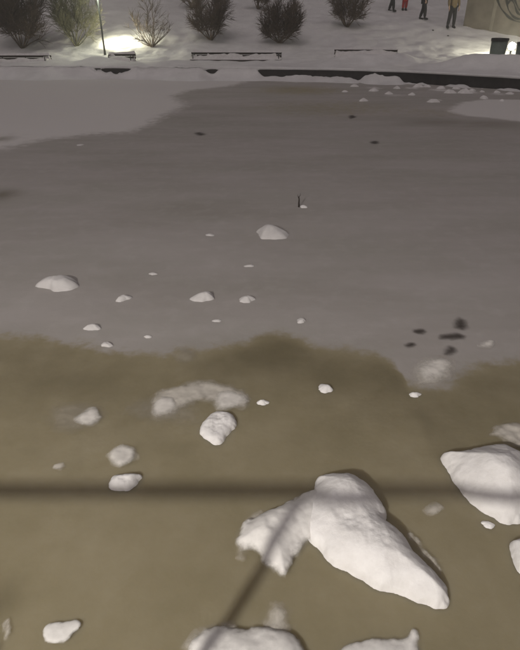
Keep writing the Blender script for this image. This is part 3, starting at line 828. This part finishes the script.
def floodlight(u, v, Y, dz, label, mat):
    p = stand(u, v, Y) if Y else on_bank(u, v)
    f = empty('ground_lamp', (p[0], p[1], p[2] - 0.05))
    tag(f, label, 'lamp', 'low globe lamps on the snowy bank')
    mb = MB(); mb.path([(0, 0, 0), (0, 0, dz)], [.04, .035], 10); mb.build('stake', M['iron'], f)
    mb = MB(); mb.lathe([(0, dz), (.11, dz), (.12, dz + .03), (.09, dz + .05), (0, dz + .05)], 18); mb.build('base_cup', M['iron'], f)
    mb = MB(); mb.lathe([(0.14 * math.sin(t), dz + 0.17 - 0.14 * math.cos(t)) for t in np.linspace(0.35, math.pi, 12)], 22); mb.build('globe', mat, f)
    return f
floodlight(122, 43.5, None, 0.02, 'glaring low globe lamp in the snow beside the park lamp', M['glow_left'])
floodlight(511.5, 48, 24.2, 0.30, 'low globe lamp glaring between the two litter bins', M['glow_right'])

# ------------------------------------------------------------------ litter bins
def litter_bin(u, v, Y, label, ztop_v):
    p = at_y(u, v, Y); zt = at_y(u, ztop_v, Y)[2]
    h = 0.95
    b = empty('litter_bin', (p[0], p[1], zt - h))
    tag(b, label, 'litter bin', 'litter bins by the retaining wall')
    mb = MB(); mb.lathe([(0.0, 0.0), (0.245, 0.0), (0.262, 0.03), (0.285, h - 0.09), (0.272, h - 0.085), (0.25, 0.1), (0, 0.1)], 28); mb.build('body', M['bin_body'], b)
    mb = MB(); mb.lathe([(0.265, h - 0.10), (0.305, h - 0.10), (0.31, h - 0.02), (0.295, h), (0.25, h), (0.245, h - 0.10), (0.265, h - 0.10)], 28); mb.build('rim', M['bin_rim'], b)
    mb = MB(); mb.lathe([(0.246, h - 0.12), (0.0, h - 0.14)], 28); mb.build('liner', M['bin_rim'], b)
    for k in range(12):
        t = 2 * math.pi * k / 12
        bm = bmesh.new(); box(bm, (0.2745, 0, (h - 0.1) / 2 + 0.02), (0.012, 0.02, h - 0.22), 0.003)
        bmesh.ops.rotate(bm, cent=(0, 0, 0), matrix=Matrix.Rotation(-0.025, 3, 'Y'), verts=bm.verts)
        bmesh.ops.translate(bm, vec=(0.006, 0, 0), verts=bm.verts)
        bmesh.ops.rotate(bm, cent=(0, 0, 0), matrix=Matrix.Rotation(t, 3, 'Z'), verts=bm.verts)
        bm_obj('rib', bm, M['bin_body'], b)
    return b
litter_bin(498, 50, 21.6, 'grey-green round litter bin with black rim, beside the low globe lamp, toward the benches', 38)
litter_bin(524, 52, 21.5, 'grey-green litter bin on the far side of the low globe lamp, close to concrete wall', 42)

# ------------------------------------------------------------------ retaining wall with graffiti
A = on_bank(463, 26); B = on_bank(520, 37)
dirv = np.array([B[0] - A[0], B[1] - A[1]]); Lab = np.linalg.norm(dirv); dirv /= Lab
rwz = math.atan2(dirv[1], dirv[0])
rw = empty('retaining_wall', (A[0], A[1], B[2] - 0.25), rwz)
tag(rw, 'beige concrete retaining wall with black graffiti loops, behind the litter bins', 'wall')
PH = 4.2
pw = (np.linalg.norm(np.array(on_bank(491, 31)[:2]) - A[:2]))
x = 0.0; k = 0
while x < 16:
    w = pw if k == 0 else 2.6
    bm = bmesh.new(); box(bm, (x + w / 2 - 0.012, 0.15, PH / 2), (w - 0.024, 0.30, PH), 0.015); bm_obj('panel', bm, M['concrete'], rw)
    bm = bmesh.new(); box(bm, (x + w, 0.13, PH / 2 - 0.01), (0.16, 0.30, PH - 0.02), 0.01); bm_obj('pilaster', bm, M['concrete_pale'], rw)
    x += w; k += 1
bm = bmesh.new(); box(bm, (8, 0.15, PH + 0.11), (16.5, 0.42, 0.20), 0.04); bm_obj('snow_cap', bm, M['snow_far'], rw)
# graffiti: sprayed strokes as thin ribbons on the panel face
def wall_xz(u, v):
    d = ray(u, v); n = np.array([-math.sin(rwz), math.cos(rwz)])
    k = (A[:2] @ n) / (d[:2] @ n); P = d * k
    return float((P[:2] - A[:2]) @ dirv), float(CAM_H + P[2] - rw.location.z)
strokes = [
 [(496, -6), (498, 1), (501, 8), (505, 13), (510, 18), (516, 21), (522, 22), (530, 21), (536, 16)],
 [(507, -6), (507, 2), (508.5, 9), (512, 15), (517, 18.5), (523, 19)],
 [(508, 4), (511, 0), (514, 3), (516, 9), (518, 13), (522, 15), (527, 13)],
 [(513, -6), (515, 0), (517.5, 6), (520, 10), (525, 9), (528, 2), (526, -6)],
]
for st in strokes:
    P = np.array([wall_xz(*p) for p in st])
    dense = []
    for i in range(len(P) - 1):
        p0, p1, p2, p3 = P[max(i - 1, 0)], P[i], P[i + 1], P[min(i + 2, len(P) - 1)]
        for t in np.linspace(0, 1, 6, endpoint=False):
            dense.append(0.5 * (2 * p1 + (p2 - p0) * t + (2 * p0 - 5 * p1 + 4 * p2 - p3) * t * t + (3 * p1 - p0 - 3 * p2 + p3) * t ** 3))
    dense.append(P[-1]); D = np.array(dense)
    T = np.gradient(D, axis=0); T /= np.linalg.norm(T, axis=1)[:, None] + 1e-9
    N = np.stack([-T[:, 1], T[:, 0]], 1)
    V, F = [], []
    for i in range(len(D)):
        hw = 0.045 * (0.75 + 0.35 * math.sin(i * 0.35))
        for s in (-1, 1):
            q = D[i] + N[i] * hw * s
            V.append((q[0], -0.0265, q[1]))
    for i in range(len(D) - 1): F.append((2 * i, 2 * i + 1, 2 * i + 3, 2 * i + 2))
    V2 = [(a, b + 0.004, c) for a, b, c in V]
    n0 = len(V); V += V2
    F += [tuple(n0 + q for q in f[::-1]) for f in F]
    link_mesh('graffiti_stroke', V, F, M['graffiti'], rw, smooth=False)

# ------------------------------------------------------------------ people
def skin_mesh(name, chains, mat, parent, sub=2):
    """chains: list of lists of (x,y,z,r); first point of a later chain may equal an earlier point to join it"""
    pts, rad, edges, key = [], [], [], {}
    for ch in chains:
        prev = None
        for (x, y, z, r) in ch:
            kk = (round(x, 4), round(y, 4), round(z, 4))
            if kk not in key:
                key[kk] = len(pts); pts.append((x, y, z)); rad.append(r)
            i = key[kk]
            if prev is not None and prev != i: edges.append((prev, i))
            prev = i
    me = bpy.data.meshes.new(name); me.from_pydata(pts, edges, [])
    o = bpy.data.objects.new(name, me); C.objects.link(o)
    md = o.modifiers.new('skin', 'SKIN'); md.use_smooth_shade = True
    for i, sv in enumerate(me.skin_vertices[0].data):
        sv.radius = (rad[i], rad[i]); sv.use_root = (i == 0)
    sb = o.modifiers.new('sub', 'SUBSURF'); sb.levels = sub; sb.render_levels = sub
    dg = bpy.context.evaluated_depsgraph_get()
    me2 = bpy.data.meshes.new_from_object(o.evaluated_get(dg)); me2.name = name
    me2.materials.clear(); me2.materials.append(mat)
    bpy.data.objects.remove(o)
    me2.polygons.foreach_set('use_smooth', [True] * len(me2.polygons))
    o = bpy.data.objects.new(name, me2); C.objects.link(o); o.parent = parent
    return o
def person(u, v, H, rz, label, top, legs, pose, Y=None, coat=False):
    p = on_bank(u, v)
    b = empty('person', (p[0], p[1], p[2] - 0.02), rz)
    tag(b, label, 'person', 'people walking on the snowy slope')
    s = H / 1.75
    def S4(x, y, z, r): return (x * s, y * s, z * s, r * s)
    st, sw = pose                         # stride (front/back), side spread
    hip = S4(0, 0, .93, .14)
    Lk, Rk = S4(-.10 - sw * .5, -st * .5 - .04, .50, .068), S4(.10 + sw * .5, st * .5 - .04, .50, .068)
    La, Ra = S4(-.11 - sw, -st, .09, .045), S4(.11 + sw, st, .09, .045)
    Lt, Rt = S4(-.12 - sw, -st - .17, .04, .038), S4(.12 + sw, st - .17, .04, .038)
    Lh, Rh = S4(-.09, 0, .86, .095), S4(.09, 0, .86, .095)
    wa, ch = S4(0, 0, 1.10, .125), S4(0, 0.01, 1.30, .145)
    nk, hd0, hd1, hd2 = S4(0, 0, 1.48, .058), S4(0, -.01, 1.56, .078), S4(0, -.015, 1.64, .092), S4(0, -.005, 1.71, .066)
    Ls, Rs = S4(-.17, 0, 1.40, .065), S4(.17, 0, 1.40, .065)
    Le, Re = S4(-.25, .03, 1.13, .050), S4(.25, .03, 1.13, .050)
    Lw, Rw_ = S4(-.25, -.08, .90, .032), S4(.25, -.08, .90, .032)
    def hand(sgn, w):
        out = []
        x, y, z = w[0], w[1], w[2]
        palm = (x, y - .02 * s, z - .07 * s, .030 * s); out.append([w, palm])
        for k, (dy, ln_) in enumerate(((-.030, .070), (-.010, .080), (.010, .075), (.028, .060))):
            a = (x + sgn * .004 * s, y + (dy - .02) * s, z - .105 * s, .010 * s)
            e = (x - sgn * .010 * s, y + (dy * 1.1 - .024) * s, z - (.105 + ln_ * .55) * s, .009 * s)
            f = (x - sgn * .026 * s, y + (dy * 1.1 - .022) * s, z - (.105 + ln_ * .9) * s, .008 * s)
            out.append([palm, a, e, f])
        out.append([palm, (x - sgn * .012 * s, y - .058 * s, z - .085 * s, .011 * s), (x - sgn * .02 * s, y - .066 * s, z - .115 * s, .009 * s)])
        return out
    chains = [[hip, wa, ch, nk, hd0, hd1, hd2], [hip, Lh, Lk, La, Lt], [hip, Rh, Rk, Ra, Rt], [ch, Ls, Le, Lw], [ch, Rs, Re, Rw_],
              [hd1, S4(0, -.105, 1.615, .016)]] + hand(-1, Lw) + hand(1, Rw_)
    skin_mesh('body', chains, M['skin'], b, 1)
    g = lambda q, k: (q[0], q[1], q[2], q[3] * k)
    dn = lambda q, z: (q[0], q[1], z * s, q[3])
    # trousers, jacket, boots over the body
    skin_mesh('trousers', [[g(hip, 1.10), g(Lh, 1.22), g(Lk, 1.35), (La[0], La[1], La[2] + .04 * s, .075 * s)], [g(hip, 1.10), g(Rh, 1.22), g(Rk, 1.35), (Ra[0], Ra[1], Ra[2] + .04 * s, .075 * s)]], legs, b)
    hem = S4(0, 0, .80 if not coat else .42, .175 if not coat else .19)
    skin_mesh('jacket', [[hem, g(hip, 1.25), g(wa, 1.28), g(ch, 1.22), S4(0, 0, 1.46, .085)], [g(ch, 1.22), g(Ls, 1.35), g(Le, 1.45), (Lw[0], Lw[1], Lw[2] + .02 * s, .052 * s)],
                         [g(ch, 1.22), g(Rs, 1.35), g(Re, 1.45), (Rw_[0], Rw_[1], Rw_[2] + .02 * s, .052 * s)]], top, b)
    for (a, t) in ((La, Lt), (Ra, Rt)):
        skin_mesh('boot', [[(a[0], a[1], a[2] + .10 * s, .070 * s), (a[0], a[1] + .01, a[2] - .02 * s, .070 * s), (t[0], t[1] + .04 * s, t[2] + .01 * s, .055 * s), (t[0], t[1] - .02 * s, t[2] + .005 * s, .042 * s)]], M['black_cloth'], b)
    mb = MB(); mb.lathe([(.112 * s, 0), (.116 * s, .03 * s), (.108 * s, .09 * s), (.07 * s, .135 * s), (.0, .15 * s)], 16, (0, -.005 * s, 1.655 * s)); mb.build('hat', M['black_cloth'], b)
    for e in (-1, 1):
        bm = bmesh.new(); bmesh.ops.create_icosphere(bm, subdivisions=1, radius=.011 * s); bmesh.ops.translate(bm, vec=(e * .034 * s, -.098 * s, 1.64 * s), verts=bm.verts); bm_obj('eye', bm, M['hair'], b, True)
        bm = bmesh.new(); bmesh.ops.create_icosphere(bm, subdivisions=1, radius=.022 * s); bmesh.ops.translate(bm, vec=(e * .096 * s, .0, 1.62 * s), verts=bm.verts); bm_obj('ear', bm, M['skin'], b, True)
    bm = bmesh.new(); box(bm, (0, -.098 * s, 1.575 * s), (.045 * s, .012 * s, .010 * s), .003); bm_obj('mouth', bm, M['red_cloth'], b)
    return b
person(450, 28, 1.76, 0.15, 'person in brown jacket and black trousers standing legs apart by the concrete wall', M['brown_cloth'], M['black_cloth'], (.06, .07))
person(422, 19.5, 1.70, 1.2, 'person in pale grey jacket and dark trousers walking on the slope', M['pale_cloth'], M['black_cloth'], (.13, .0))
person(404, 10.5, 1.60, 2.6, 'person in long red coat next to person dressed all in black', M['red_cloth'], M['red_cloth'], (.03, -.03), coat=True)
person(391, 11.5, 1.72, 0.9, 'person dressed all in black, striding beside the red coat', M['black_cloth'], M['black_cloth'], (.20, .02))

# small dark clods kicked up on the slope
for i, (u, v) in enumerate([(433, 30.5), (448, 36)]):
    p = on_bank(u, v)
    o = clod('dirt_clod', u, v, 1.3, 1.0, 500 + i, M['stone_dark'], loc=(p[0], p[1], p[2] - 0.005), H=0.05)
    tag(o, 'small dark clod on the trodden snow near the walking people', 'clod', 'dark clods on the trodden snow')

# ------------------------------------------------------------------ damp night air
HAZE = 0.006
bm = bmesh.new(); box(bm, (0, 52, 9.0), (150, 160, 22))
hz_ = bm_obj('haze', bm, bpy.data.materials.new('haze')); hz_['kind'] = 'stuff'
hm = hz_.data.materials[0]; hm.use_nodes = True
hm.node_tree.nodes.remove(hm.node_tree.nodes['Principled BSDF'])
pv = hm.node_tree.nodes.new('ShaderNodeVolumePrincipled')
pv.inputs['Color'].default_value = (0.9, 0.9, 0.9, 1); pv.inputs['Density'].default_value = HAZE
pv.inputs['Anisotropy'].default_value = 0.3
hm.node_tree.links.new(pv.outputs['Volume'], hm.node_tree.nodes['Material Output'].inputs['Volume'])

# ------------------------------------------------------------------ render settings
S.render.engine = 'CYCLES'
S.cycles.max_bounces = 5
S.cycles.volume_bounces = 0
S.cycles.transparent_max_bounces = 10
